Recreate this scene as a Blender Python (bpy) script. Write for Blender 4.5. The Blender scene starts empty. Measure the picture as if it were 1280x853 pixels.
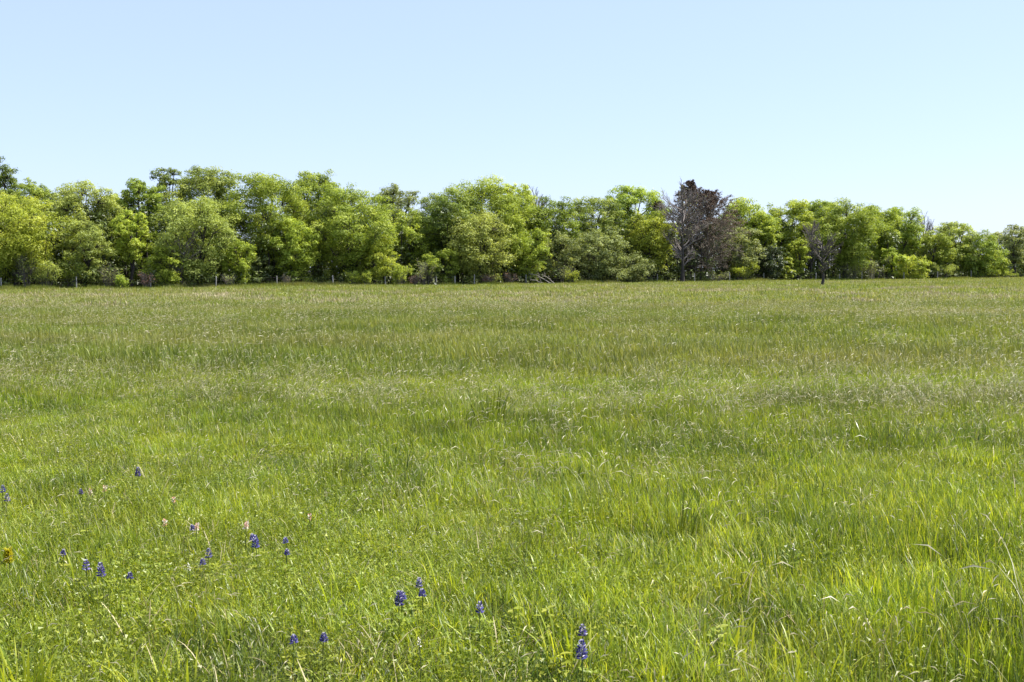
import bpy, math
import numpy as np
from mathutils import Matrix, Vector

# ------------------------------------------------------------------ camera
S = bpy.context.scene
C = S.collection
F = 1300.0                      # focal length in pixels of a 1280 px wide picture
CAM_H = 1.70
PITCH = math.atan(86.5 / F)
ROLL = math.radians(-0.27)
cam_d = bpy.data.cameras.new('camera')
cam = bpy.data.objects.new('camera', cam_d)
C.objects.link(cam)
cam_d.sensor_width = 36.0
cam_d.lens = F / 1280 * 36.0
cam_d.clip_start = 0.05
cam_d.clip_end = 6000
RCAM = Matrix.Rotation(math.pi / 2 - PITCH, 3, 'X') @ Matrix.Rotation(ROLL, 3, 'Z')
cam.matrix_world = Matrix.Translation((0, 0, CAM_H)) @ RCAM.to_4x4()
S.camera = cam
RC = np.array(RCAM)

# ------------------------------------------------------------------ sky, sun, exposure
SUN_EL = math.radians(62)
SUN_AZ = math.radians(74)       # clockwise from the view direction (+Y): high, ahead and to the right
w = bpy.data.worlds.new('World')
S.world = w
w.use_nodes = True
nt = w.node_tree
bg = nt.nodes['Background']
sky = nt.nodes.new('ShaderNodeTexSky')
sky.sky_type = 'NISHITA'
sky.sun_disc = False
sky.sun_elevation = SUN_EL
sky.sun_rotation = SUN_AZ
sky.altitude = 100
sky.air_density = 1.0
sky.dust_density = 1.0
sky.ozone_density = 3.0
veil = nt.nodes.new('ShaderNodeMix')          # thin even haze that pales the whole sky
veil.data_type = 'RGBA'
veil.inputs['Factor'].default_value = 0.6
veil.inputs[7].default_value = (2.72, 3.20, 5.0, 1)
nt.links.new(sky.outputs[0], veil.inputs[6])
nt.links.new(veil.outputs[2], bg.inputs[0])
bg.inputs[1].default_value = 0.115
sd = bpy.data.lights.new('sun', 'SUN')
sd.energy = 5.0
sd.angle = math.radians(0.53)
sd.color = (1.0, 0.955, 0.88)
sun = bpy.data.objects.new('sun', sd)
C.objects.link(sun)
sv = Vector((math.sin(SUN_AZ) * math.cos(SUN_EL), math.cos(SUN_AZ) * math.cos(SUN_EL), math.sin(SUN_EL)))
sun.rotation_euler = sv.to_track_quat('Z', 'Y').to_euler()
sun.location = (0, 0, 60)
S.render.engine = 'CYCLES'
S.cycles.max_bounces = 5
S.cycles.diffuse_bounces = 3
S.cycles.transmission_bounces = 4
S.cycles.transparent_max_bounces = 4
S.view_settings.view_transform = 'Standard'
S.view_settings.look = 'None'
S.view_settings.gamma = 1
S.view_settings.use_curve_mapping = False
S.view_settings.exposure = 1.1

# ------------------------------------------------------------------ helpers
rng = np.random.default_rng(11)


def vnoise(x, y, seed=0):
    """smooth value noise, -1..1"""
    x = np.asarray(x, float); y = np.asarray(y, float)
    xi = np.floor(x); yi = np.floor(y)
    fx = x - xi; fy = y - yi
    fx = fx * fx * (3 - 2 * fx); fy = fy * fy * (3 - 2 * fy)

    def h(a, b):
        v = np.sin(a * 127.1 + b * 311.7 + seed * 74.7) * 43758.5453
        return v - np.floor(v)
    a = h(xi, yi); b = h(xi + 1, yi); c = h(xi, yi + 1); d = h(xi + 1, yi + 1)
    return ((a + (b - a) * fx) * (1 - fy) + (c + (d - c) * fx) * fy) * 2 - 1


def hz(x, y):
    """height of the meadow"""
    x = np.asarray(x, float); y = np.asarray(y, float)
    f = np.clip((y - 3) / 8, 0, 1)
    return f * (0.09 * vnoise(x / 11, y / 5.5, 3) + 0.10 * vnoise(x / 45, y / 17, 5)) + 0.02 * vnoise(x / 2.2, y / 1.7, 8)


def ray(px, py):
    v = RC @ np.array([(px - 640) / F, -(py - 426.5) / F, -1.0])
    return v


def ground_at(px, py, z=0.0):
    """the spot on the meadow under the thing seen at a picture point, the point being z above the ground"""
    v = ray(px, py)
    x = y = 0.0; g = 0.0
    for _ in range(6):
        t = (CAM_H - z - g) / -v[2]
        x, y = v[0] * t, v[1] * t
        g = float(hz(x, y))
    return x, y, g


def col_at(px, Y):
    v = ray(px, 340)
    return v[0] / v[1] * Y


def z_at(px, py, Y):
    v = ray(px, py)
    return CAM_H + v[2] / v[1] * Y


def fence_y(px):
    return 100.0 / (1 - 3.6e-4 * (px - 48))


class MB:
    """collects geometry, becomes one mesh"""
    def __init__(s):
        s.v = []; s.f = []; s.t = []; s.n = 0

    def add(s, v, f, tint=None):
        v = np.asarray(v, np.float32).reshape(-1, 3)
        f = np.asarray(f, np.int64)
        s.v.append(v); s.f.append(f + s.n)
        if tint is None: tint = np.full(len(v), 0.5)
        s.t.append(np.broadcast_to(np.asarray(tint, np.float32), (len(v),)))
        s.n += len(v)
        return s

    def mesh(s, name, mat, smooth=False):
        v = np.concatenate(s.v); t = np.concatenate(s.t)
        me = bpy.data.meshes.new(name)
        me.vertices.add(len(v)); me.vertices.foreach_set('co', v.ravel())
        loops = np.concatenate([f.ravel() for f in s.f]).astype(np.int32)
        tot = np.concatenate([np.full(len(f), f.shape[1], np.int32) for f in s.f])
        st = np.concatenate([[0], np.cumsum(tot)[:-1]]).astype(np.int32)
        me.loops.add(len(loops)); me.loops.foreach_set('vertex_index', loops)
        me.polygons.add(len(tot)); me.polygons.foreach_set('loop_start', st); me.polygons.foreach_set('loop_total', tot)
        if smooth: me.polygons.foreach_set('use_smooth', np.ones(len(tot), bool))
        me.update(calc_edges=True)
        a = me.attributes.new('tint', 'FLOAT', 'POINT'); a.data.foreach_set('value', t.astype(np.float32))
        me.materials.append(mat)
        return me


def link(name, data, parent=None, loc=None, rz=0.0):
    o = bpy.data.objects.new(name, data)
    if name == 'leaf_whorl': o['kind'] = 'stuff'
    C.objects.link(o)
    if parent: o.parent = parent
    if loc is not None: o.location = loc
    if rz: o.rotation_euler = (0, 0, rz)
    return o


def tag(o, label, cat, group=None, kind=None):
    o['label'] = label; o['category'] = cat
    if group: o['group'] = group
    if kind: o['kind'] = kind
    return o


def norm(a):
    return a / np.maximum(np.linalg.norm(a, axis=-1, keepdims=True), 1e-9)


def tubes(mb, P, R, sides=4, tint=0.5):
    """P (N,k,3) centre lines, R (N,k) radii"""
    P = np.asarray(P, float); R = np.asarray(R, float)
    N, k, _ = P.shape
    d = norm(P[:, -1] - P[:, 0])
    ref = np.where(np.abs(d[:, 2:3]) > 0.8, np.array([[1.0, 0, 0]]), np.array([[0, 0, 1.0]]))
    u = norm(np.cross(d, ref)); v = np.cross(d, u)
    a = np.arange(sides) / sides * 2 * np.pi
    ring = np.cos(a)[None, :, None] * u[:, None] + np.sin(a)[None, :, None] * v[:, None]     # N,s,3
    V = P[:, :, None, :] + ring[:, None] * R[:, :, None, None]                               # N,k,s,3
    base = (np.arange(N) * k * sides)[:, None, None]
    i = np.arange(k - 1)[None, :, None]; j = np.arange(sides)[None, None, :]; j2 = (j + 1) % sides
    q = np.stack([base + i * sides + j, base + i * sides + j2, base + (i + 1) * sides + j2, base + (i + 1) * sides + j], -1).reshape(-1, 4)
    tt = np.broadcast_to(np.asarray(tint, float).reshape(-1, 1), (N, k * sides)).ravel() if np.ndim(tint) else tint
    mb.add(V.reshape(-1, 3), q, tt)


def paths(p0, p1, k, bend, r):
    """curved lines from p0 to p1 (N,3) sagging by bend (N,3) in the middle"""
    t = np.linspace(0, 1, k)[None, :, None]
    return p0[:, None] * (1 - t) + p1[:, None] * t + bend[:, None] * (4 * t * (1 - t)) + r.normal(0, 1, (len(p0), k, 3)) * 0.012 * np.linalg.norm(p1 - p0, axis=1)[:, None, None] * (t > 0)


def sprout(P, n, ratio, spread, up, r, tmin=0.25, k=4, curve=0.0):
    """side branches on every line of P"""
    N, kk, _ = P.shape
    L = np.linalg.norm(P[:, -1] - P[:, 0], axis=1)
    idx = np.repeat(np.arange(N), n)
    t = r.uniform(tmin, 1.0, len(idx))
    ft = t * (kk - 1); i0 = np.minimum(ft.astype(int), kk - 2); fr = (ft - i0)[:, None]
    a = P[idx, i0]; b = P[idx, i0 + 1]
    p0 = a * (1 - fr) + b * fr
    d = norm(b - a)
    rd = norm(r.normal(0, 1, (len(idx), 3)))
    side = norm(rd - d * (rd * d).sum(1, keepdims=True))
    ang = np.radians(spread) * r.uniform(0.6, 1.25, (len(idx), 1))
    nd = norm(d * np.cos(ang) + side * np.sin(ang) + np.array([[0, 0, up]]))
    ln = L[idx] * ratio * r.uniform(0.55, 1.2, len(idx)) * (1.15 - 0.55 * t)
    p1 = p0 + nd * ln[:, None]
    bend = np.zeros_like(p0); bend[:, 2] = curve * ln
    return paths(p0, p1, k, bend, r), ln


def leaves(mb, pos, nrm, size, tint, r, asp=0.62):
    """one small pointed face for each leaf"""
    n = len(pos)
    rd = norm(r.normal(0, 1, (n, 3)))
    u = norm(np.cross(nrm, rd)); v = np.cross(nrm, u)
    s = np.asarray(size).reshape(-1, 1)
    a = pos + u * s * 0.62; b = pos - u * s * 0.38 + v * s * asp * 0.5; c = pos - u * s * 0.38 - v * s * asp * 0.5
    V = np.stack([a, b, c], 1).reshape(-1, 3)
    mb.add(V, np.arange(3 * n).reshape(-1, 3), np.repeat(tint, 3))


# ------------------------------------------------------------------ materials
def new_mat(name):
    m = bpy.data.materials.new(name); m.use_nodes = True
    n = m.node_tree.nodes; n.clear()
    return m, n, m.node_tree.links


def ramp(n, stops, interp='LINEAR'):
    r = n.new('ShaderNodeValToRGB'); e = r.color_ramp.elements
    r.color_ramp.interpolation = interp
    e[0].position = stops[0][0]; e[0].color = (*stops[0][1], 1)
    e[1].position = stops[-1][0]; e[1].color = (*stops[-1][1], 1)
    for p, c in stops[1:-1]:
        x = e.new(p); x.color = (*c, 1)
    return r


def leaf_mat(name, stops, trans=0.35, rough=0.5, hue=0.02, patch=None, patch_col=None, spec=0.4, tcol=(1.25, 1.2, 0.55)):
    """two-sided leaf: colour runs with each leaf's own tint, varies a little from plant to plant"""
    m, n, l = new_mat(name)
    at = n.new('ShaderNodeAttribute'); at.attribute_name = 'tint'
    oi = n.new('ShaderNodeObjectInfo')
    rp = ramp(n, stops)
    l.new(at.outputs['Fac'], rp.inputs[0])
    hs = n.new('ShaderNodeHueSaturation')
    mr = n.new('ShaderNodeMapRange'); mr.inputs[3].default_value = 0.5 - hue; mr.inputs[4].default_value = 0.5 + hue
    l.new(oi.outputs['Random'], mr.inputs[0]); l.new(mr.outputs[0], hs.inputs['Hue'])
    mv = n.new('ShaderNodeMath'); mv.operation = 'MULTIPLY_ADD'
    fr = n.new('ShaderNodeMath'); fr.operation = 'FRACT'
    m7 = n.new('ShaderNodeMath'); m7.operation = 'MULTIPLY'; m7.inputs[1].default_value = 17.3
    l.new(oi.outputs['Random'], m7.inputs[0]); l.new(m7.outputs[0], fr.inputs[0])
    l.new(fr.outputs[0], mv.inputs[0]); mv.inputs[1].default_value = 0.3; mv.inputs[2].default_value = 0.85
    l.new(mv.outputs[0], hs.inputs['Value'])
    l.new(rp.outputs[0], hs.inputs['Color'])
    col = hs.outputs[0]
    if patch:
        geo = n.new('ShaderNodeNewGeometry')
        vm = n.new('ShaderNodeVectorMath'); vm.operation = 'MULTIPLY'; vm.inputs[1].default_value = (patch[0], patch[1], 0)
        l.new(geo.outputs['Position'], vm.inputs[0])
        nz = n.new('ShaderNodeTexNoise'); nz.inputs['Scale'].default_value = 1.0; nz.inputs['Detail'].default_value = 4
        l.new(vm.outputs[0], nz.inputs['Vector'])
        r2 = ramp(n, [(patch[2], (0, 0, 0)), (patch[3], (1, 1, 1))])
        l.new(nz.outputs['Fac'], r2.inputs[0])
        mx = n.new('ShaderNodeMix'); mx.data_type = 'RGBA'
        mf = n.new('ShaderNodeMath'); mf.operation = 'MULTIPLY'; mf.inputs[1].default_value = patch[4]
        l.new(r2.outputs[0], mf.inputs[0]); l.new(mf.outputs[0], mx.inputs['Factor'])
        l.new(col, mx.inputs[6]); mx.inputs[7].default_value = (*patch_col, 1)
        col = mx.outputs[2]
    pb = n.new('ShaderNodeBsdfPrincipled'); pb.inputs['Roughness'].default_value = rough
    pb.inputs['Specular IOR Level'].default_value = spec
    tr = n.new('ShaderNodeBsdfTranslucent')
    tm = n.new('ShaderNodeMix'); tm.data_type = 'RGBA'; tm.blend_type = 'MULTIPLY'; tm.inputs['Factor'].default_value = 1
    tm.inputs[7].default_value = (*tcol, 1); tm.clamp_result = False
    l.new(col, tm.inputs[6]); l.new(tm.outputs[2], tr.inputs['Color'])
    l.new(col, pb.inputs['Base Color'])
    ms = n.new('ShaderNodeMixShader'); ms.inputs[0].default_value = trans
    l.new(pb.outputs[0], ms.inputs[1]); l.new(tr.outputs[0], ms.inputs[2])
    out = n.new('ShaderNodeOutputMaterial'); l.new(ms.outputs[0], out.inputs[0])
    return m


def bark_mat(name, c0, c1, scale=3.0, rough=0.9):
    m, n, l = new_mat(name)
    tc = n.new('ShaderNodeTexCoord')
    mp = n.new('ShaderNodeMapping'); mp.inputs['Scale'].default_value = (4, 4, 0.8)
    l.new(tc.outputs['Object'], mp.inputs[0])
    nz = n.new('ShaderNodeTexNoise'); nz.inputs['Scale'].default_value = scale; nz.inputs['Detail'].default_value = 6
    l.new(mp.outputs[0], nz.inputs['Vector'])
    rp = ramp(n, [(0.3, c0), (0.7, c1)])
    l.new(nz.outputs['Fac'], rp.inputs[0])
    pb = n.new('ShaderNodeBsdfPrincipled'); pb.inputs['Roughness'].default_value = rough
    l.new(rp.outputs[0], pb.inputs['Base Color'])
    bp = n.new('ShaderNodeBump'); bp.inputs['Strength'].default_value = 0.5; bp.inputs['Distance'].default_value = 0.02
    l.new(nz.outputs['Fac'], bp.inputs['Height']); l.new(bp.outputs[0], pb.inputs['Normal'])
    out = n.new('ShaderNodeOutputMaterial'); l.new(pb.outputs[0], out.inputs[0])
    return m


M = {}
M['yellow'] = leaf_mat('leaf_yellow_green', [(0, (0.137, 0.185, 0.027)), (0.5, (0.367, 0.445, 0.058)), (1, (0.578, 0.625, 0.128))], 0.42, hue=0.007, spec=0.15)
M['mid'] = leaf_mat('leaf_mid_green', [(0, (0.102, 0.151, 0.025)), (0.5, (0.294, 0.375, 0.054)), (1, (0.538, 0.601, 0.128))], 0.42, hue=0.007, spec=0.15)
M['dark'] = leaf_mat('leaf_dark_green', [(0, (0.072, 0.108, 0.025)), (0.5, (0.215, 0.282, 0.058)), (1, (0.441, 0.490, 0.119))], 0.40, hue=0.007, spec=0.15)
M['olive'] = leaf_mat('leaf_olive', [(0, (0.114, 0.146, 0.037)), (0.5, (0.312, 0.370, 0.088)), (1, (0.510, 0.560, 0.162))], 0.4, hue=0.007, spec=0.15)
M['wood'] = leaf_mat('leaf_understory_shade_tone', [(0, (0.030, 0.050, 0.010)), (0.5, (0.085, 0.125, 0.020)), (1, (0.20, 0.25, 0.045))], 0.30, hue=0.012)  # wood foliage colour darkened to stand in for shade at the tree bases
M['grey'] = leaf_mat('leaf_grey_olive', [(0, (0.105, 0.127, 0.048)), (0.5, (0.252, 0.292, 0.100)), (1, (0.430, 0.462, 0.169))], 0.38, hue=0.007, spec=0.15)
M['blue'] = leaf_mat('leaf_blue_green', [(0, (0.024, 0.044, 0.016)), (0.5, (0.065, 0.10, 0.034)), (1, (0.16, 0.20, 0.075))], 0.32, hue=0.01)
M['rust'] = leaf_mat('needles_dead_rust', [(0, (0.055, 0.036, 0.022)), (0.6, (0.15, 0.085, 0.050)), (1, (0.27, 0.12, 0.065))], 0.25, rough=0.8, tcol=(1, 1, 1))
M['bark'] = bark_mat('bark_brown', (0.022, 0.018, 0.014), (0.062, 0.052, 0.043))
M['dead_twig'] = bark_mat('dead_twig_grey_brown', (0.13, 0.105, 0.078), (0.29, 0.245, 0.19))
M['dark_twig'] = bark_mat('dark_twig', (0.050, 0.044, 0.036), (0.12, 0.105, 0.085))
M['bark_grey'] = bark_mat('bark_weathered_grey', (0.11, 0.10, 0.09), (0.27, 0.25, 0.23))
M['twig'] = bark_mat('bare_twig_grey_brown', (0.10, 0.085, 0.075), (0.21, 0.18, 0.16))
M['straw_wood'] = bark_mat('bleached_wood', (0.22, 0.19, 0.16), (0.40, 0.36, 0.31))
M['post'] = bark_mat('fence_post_weathered', (0.20, 0.19, 0.17), (0.36, 0.35, 0.32), 6)
M['wire'] = bark_mat('galvanised_wire', (0.14, 0.13, 0.12), (0.24, 0.23, 0.22), 6, 0.5)
M['wire'].node_tree.nodes['Principled BSDF'].inputs['Metallic'].default_value = 0.7
GP = dict(patch=(0.055, 0.16, 0.44, 0.62, 0.42), patch_col=(0.30, 0.265, 0.105))
M['grass'] = leaf_mat('grass_blade', [(0, (0.040, 0.066, 0.008)), (0.35, (0.128, 0.188, 0.015)), (0.75, (0.282, 0.355, 0.026)), (0.93, (0.44, 0.475, 0.045)), (1, (0.48, 0.42, 0.20))],
                      0.45, rough=0.42, hue=0.012, spec=0.5)
M['grass_far'] = leaf_mat('grass_blade_far', [(0, (0.065, 0.098, 0.013)), (0.4, (0.138, 0.182, 0.021)), (0.8, (0.235, 0.275, 0.036)), (1, (0.38, 0.36, 0.17))],
                          0.42, rough=0.5, hue=0.01, spec=0.4, **GP)
M['seed'] = leaf_mat('seed_grass', [(0, (0.09, 0.13, 0.022)), (0.45, (0.20, 0.20, 0.06)), (0.6, (0.42, 0.38, 0.20)), (1, (0.68, 0.64, 0.46))], 0.35, rough=0.42, hue=0.008, tcol=(1.05, 1, 0.8))
M['forb'] = leaf_mat('forb_leaf', [(0, (0.06, 0.09, 0.010)), (0.5, (0.20, 0.25, 0.020)), (1, (0.37, 0.40, 0.045))], 0.42, rough=0.42, hue=0.012)
M['straw'] = leaf_mat('dead_straw', [(0, (0.21, 0.17, 0.08)), (1, (0.50, 0.43, 0.23))], 0.25, rough=0.55, hue=0.008, tcol=(1, 1, 0.9))
M['lush'] = leaf_mat('lush_blade', [(0, (0.050, 0.080, 0.010)), (0.6, (0.125, 0.17, 0.016)), (1, (0.24, 0.29, 0.025))], 0.4, rough=0.30, hue=0.01)
M['blue_petal'] = leaf_mat('petal_blue_violet', [(0, (0.010, 0.009, 0.06)), (0.6, (0.054, 0.048, 0.19)), (0.85, (0.12, 0.11, 0.33)), (0.92, (0.55, 0.52, 0.60)), (1, (0.72, 0.70, 0.68))], 0.3, hue=0.01, tcol=(1, 1, 1.1))
M['pink_petal'] = leaf_mat('petal_pale_pink', [(0, (0.48, 0.22, 0.15)), (0.5, (0.62, 0.42, 0.33)), (1, (0.74, 0.66, 0.54))], 0.35, hue=0.01, tcol=(1, 1, 1))
M['cream_petal'] = leaf_mat('petal_cream', [(0, (0.55, 0.52, 0.38)), (1, (0.80, 0.78, 0.68))], 0.35, hue=0.01, tcol=(1, 1, 1))
M['yellow_petal'] = leaf_mat('petal_mustard', [(0, (0.40, 0.36, 0.015)), (1, (0.66, 0.62, 0.04))], 0.55, hue=0.01, tcol=(1, 1, 0.7))
M['stem'] = leaf_mat('green_stem', [(0, (0.06, 0.09, 0.02)), (1, (0.13, 0.17, 0.04))], 0.15, hue=0.01)


def ground_mat():
    m, n, l = new_mat('meadow_soil')
    geo = n.new('ShaderNodeNewGeometry')
    nz = n.new('ShaderNodeTexNoise'); nz.inputs['Scale'].default_value = 0.35; nz.inputs['Detail'].default_value = 8
    n2 = n.new('ShaderNodeTexNoise'); n2.inputs['Scale'].default_value = 9; n2.inputs['Detail'].default_value = 6
    l.new(geo.outputs['Position'], nz.inputs['Vector']); l.new(geo.outputs['Position'], n2.inputs['Vector'])
    r1 = ramp(n, [(0.35, (0.050, 0.072, 0.016)), (0.65, (0.10, 0.105, 0.036))])
    r2 = ramp(n, [(0.35, (0.045, 0.055, 0.015)), (0.65, (0.13, 0.12, 0.05))])
    l.new(nz.outputs['Fac'], r1.inputs[0]); l.new(n2.outputs['Fac'], r2.inputs[0])
    mx = n.new('ShaderNodeMix'); mx.data_type = 'RGBA'; mx.inputs['Factor'].default_value = 0.5
    l.new(r1.outputs[0], mx.inputs[6]); l.new(r2.outputs[0], mx.inputs[7])
    pb = n.new('ShaderNodeBsdfPrincipled'); pb.inputs['Roughness'].default_value = 0.95
    pb.inputs['Specular IOR Level'].default_value = 0.1
    l.new(mx.outputs[2], pb.inputs['Base Color'])
    out = n.new('ShaderNodeOutputMaterial'); l.new(pb.outputs[0], out.inputs[0])
    return m


# ------------------------------------------------------------------ the meadow's ground, one sheet to the horizon
ys = np.concatenate([np.linspace(-60, 0, 13), np.linspace(0, 30, 91)[1:], np.linspace(30, 220, 191)[1:], np.geomspace(220, 3500, 24)[1:]])
xs = np.concatenate([-np.geomspace(60, 3000, 20)[::-1], np.linspace(-60, 60, 121)[1:-1], np.geomspace(60, 3000, 20)])
X, Y = np.meshgrid(xs, ys)
Z = hz(X, Y) * np.clip((260 - Y) / 60, 0, 1)
nx, ny = len(xs), len(ys)
i, j = np.meshgrid(np.arange(nx - 1), np.arange(ny - 1))
q = np.stack([j * nx + i, j * nx + i + 1, (j + 1) * nx + i + 1, (j + 1) * nx + i], -1).reshape(-1, 4)
mb = MB().add(np.stack([X, Y, Z], -1), q)
o = link('ground', mb.mesh('ground', ground_mat(), True)); o['kind'] = 'structure'


# ------------------------------------------------------------------ trees
def crown_clumps(H, W, base, peak, nl, r, hang=0.0):
    """clump centres and sizes: lobes on an egg-shaped envelope, clumps on each lobe"""
    h = H * (1 - base)
    cl = []; lobes = []
    g = r.uniform(0, 6.28)
    for k in range(nl):
        t = 0.06 + 0.86 * ((k + r.uniform(0, 1)) / nl)
        rad = (t / peak) ** 0.55 if t < peak else max(1e-3, 1 - ((t - peak) / (1 - peak)) ** 2) ** 0.5
        g += 2.4 + r.normal(0, 0.35)
        lr = W * r.uniform(0.17, 0.27)
        rho = max(0.0, (rad * W / 2 - lr * 0.75)) * r.uniform(0.6, 1.08)
        c = np.array([math.cos(g) * rho, math.sin(g) * rho, base * H + t * h - lr * 0.35])
        lobes.append((c, lr))
        m = max(7, int(r.normal(12, 1.5)))
        d = norm(r.normal(0, 1, (m, 3))); d[:, 2] = np.where(d[:, 2] < -0.35, -d[:, 2], d[:, 2])
        out = np.array([math.cos(g), math.sin(g), 0.35]) * 0.35
        p = c + (d + out) * lr * r.uniform(0.45, 0.95, (m, 1)) * np.array([1, 1, 1.0])
        cl += [(p[a], lr * r.uniform(0.26, 0.44)) for a in range(m)]
    # leader at the very top so that the tree reaches its height
    for k in range(5):
        cl.append((np.array([r.normal(0, .03 + .03 * k) * W, r.normal(0, .03 + .03 * k) * W, H - (0.03 + 0.035 * k) * h]), W * (0.05 + .008 * k)))
    return lobes, cl


def fill_leaves(mb, cl, n, size, r, tbias=0.04, flat=0.8):
    w = np.array([c[1] ** 2 for c in cl]); w = w / w.sum()
    cnt = np.maximum(8, (w * n).astype(int))
    ci = np.repeat(np.arange(len(cl)), cnt)
    P = np.array([c[0] for c in cl])[ci]; R = np.array([c[1] for c in cl])[ci]
    m = len(ci)
    d = norm(r.normal(0, 1, (m, 3)))
    flip = (d[:, 2] < -0.2) & (r.random(m) < 0.7); d[flip, 2] *= -1
    ph = r.uniform(0, 6.28, (len(cl), 3))[ci]
    lump = 1 + 0.38 * np.sin(d[:, 0] * 4 + ph[:, 0]) * np.sin(d[:, 1] * 4 + ph[:, 1]) + 0.18 * np.sin(d[:, 2] * 9 + ph[:, 2])
    rr = R * lump * r.uniform(0.3, 1.0, m) ** 0.33
    pos = P + d * rr[:, None] * np.array([1, 1, flat])
    # a few loose sprays reaching past the clump
    far = r.random(m) < 0.02
    pos[far] += d[far] * R[far, None] * r.uniform(0.1, 0.55, (far.sum(), 1))
    nr = norm(r.normal(0, 1, (m, 3)) * 0.42 + d * 0.95 + np.array([0, 0, 0.45]))
    ct = r.normal(0, 0.17, len(cl))[ci]
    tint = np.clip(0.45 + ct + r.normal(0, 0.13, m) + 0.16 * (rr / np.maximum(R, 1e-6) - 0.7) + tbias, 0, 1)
    leaves(mb, pos, nr, size * r.uniform(0.6, 1.35, m), tint, r)


def make_tree(name, px, top, wpx, off, mat, label, base=0.12, peak=0.5, dens=1.0, nl=None, trunk='bark', cat='tree', group=None, lean=0.0, minr=0.0):
    Y = fence_y(px) + off
    x = col_at(px, Y); g = float(hz(x, Y))
    H = z_at(px, top, Y) - g
    W = wpx * Y / F * 1.06
    seed = int(px * 7 + top * 131 + wpx)
    r = np.random.default_rng(seed)
    root = link(name, None, loc=(x, Y, g))
    root.empty_display_size = 0.3
    tag(root, label, cat, group)
    base = base * (0.8 if off < 5 else 1.0)
    nl = nl or int(np.clip(9 + W * H / 4.0, 9, 28))
    lobes, cl = crown_clumps(H, W, base, peak, nl, r)
    mt = MB()
    # trunk and limbs
    rt = 0.022 * H + 0.02
    kk = 6
    t = np.linspace(0, 1, kk)
    ax = np.stack([np.cumsum(np.r_[0, r.normal(0, 0.03 * W, kk - 1)]) + lean * H * t, np.cumsum(np.r_[0, r.normal(0, 0.03 * W, kk - 1)]), t * H * 0.72], -1)
    tubes(mt, ax[None], (rt * (1 - 0.75 * t) * np.r_[1.35, np.ones(kk - 1)])[None], 7)
    p1 = np.array([l[0] for l in lobes])
    tz = np.clip(p1[:, 2] * r.uniform(0.35, 0.75, len(p1)), 0.08 * H, H * 0.68)
    p0 = np.stack([np.interp(tz, ax[:, 2], ax[:, 0]), np.interp(tz, ax[:, 2], ax[:, 1]), tz], -1)
    bend = np.zeros_like(p0); bend[:, 2] = 0.05 * H * r.uniform(-0.6, 0.6, len(p0))
    Pl = paths(p0, p1, 5, bend, r)
    tubes(mt, Pl, rt * np.linspace(0.5, 0.16, 5)[None] * r.uniform(0.7, 1.1, (len(p0), 1)), 5)
    cc = np.array([c[0] for c in cl])
    li = np.argmin(((cc[:, None] - p1[None]) ** 2).sum(-1), 1)
    Pt = paths(p1[li], cc, 3, np.zeros_like(cc), r)
    tubes(mt, Pt, np.broadcast_to(rt * np.linspace(0.14, 0.05, 3), (len(cc), 3)), 3)
    Ptw, ln = sprout(Pt, 2, 0.6, 50, 0.25, r, 0.3, 2)
    tubes(mt, Ptw, np.broadcast_to(np.array([0.012, 0.006]), (len(Ptw), 2)), 3)
    link('trunk', mt.mesh('trunk', M[trunk]), root)
    mc = MB()
    size = 0.165 * (Y / 110) ** 0.8
    n = int(dens * 550 * W * H * (110 / Y) ** 1.3 * 0.9 + 500)
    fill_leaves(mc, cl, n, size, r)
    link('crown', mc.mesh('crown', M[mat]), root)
    return root


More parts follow.
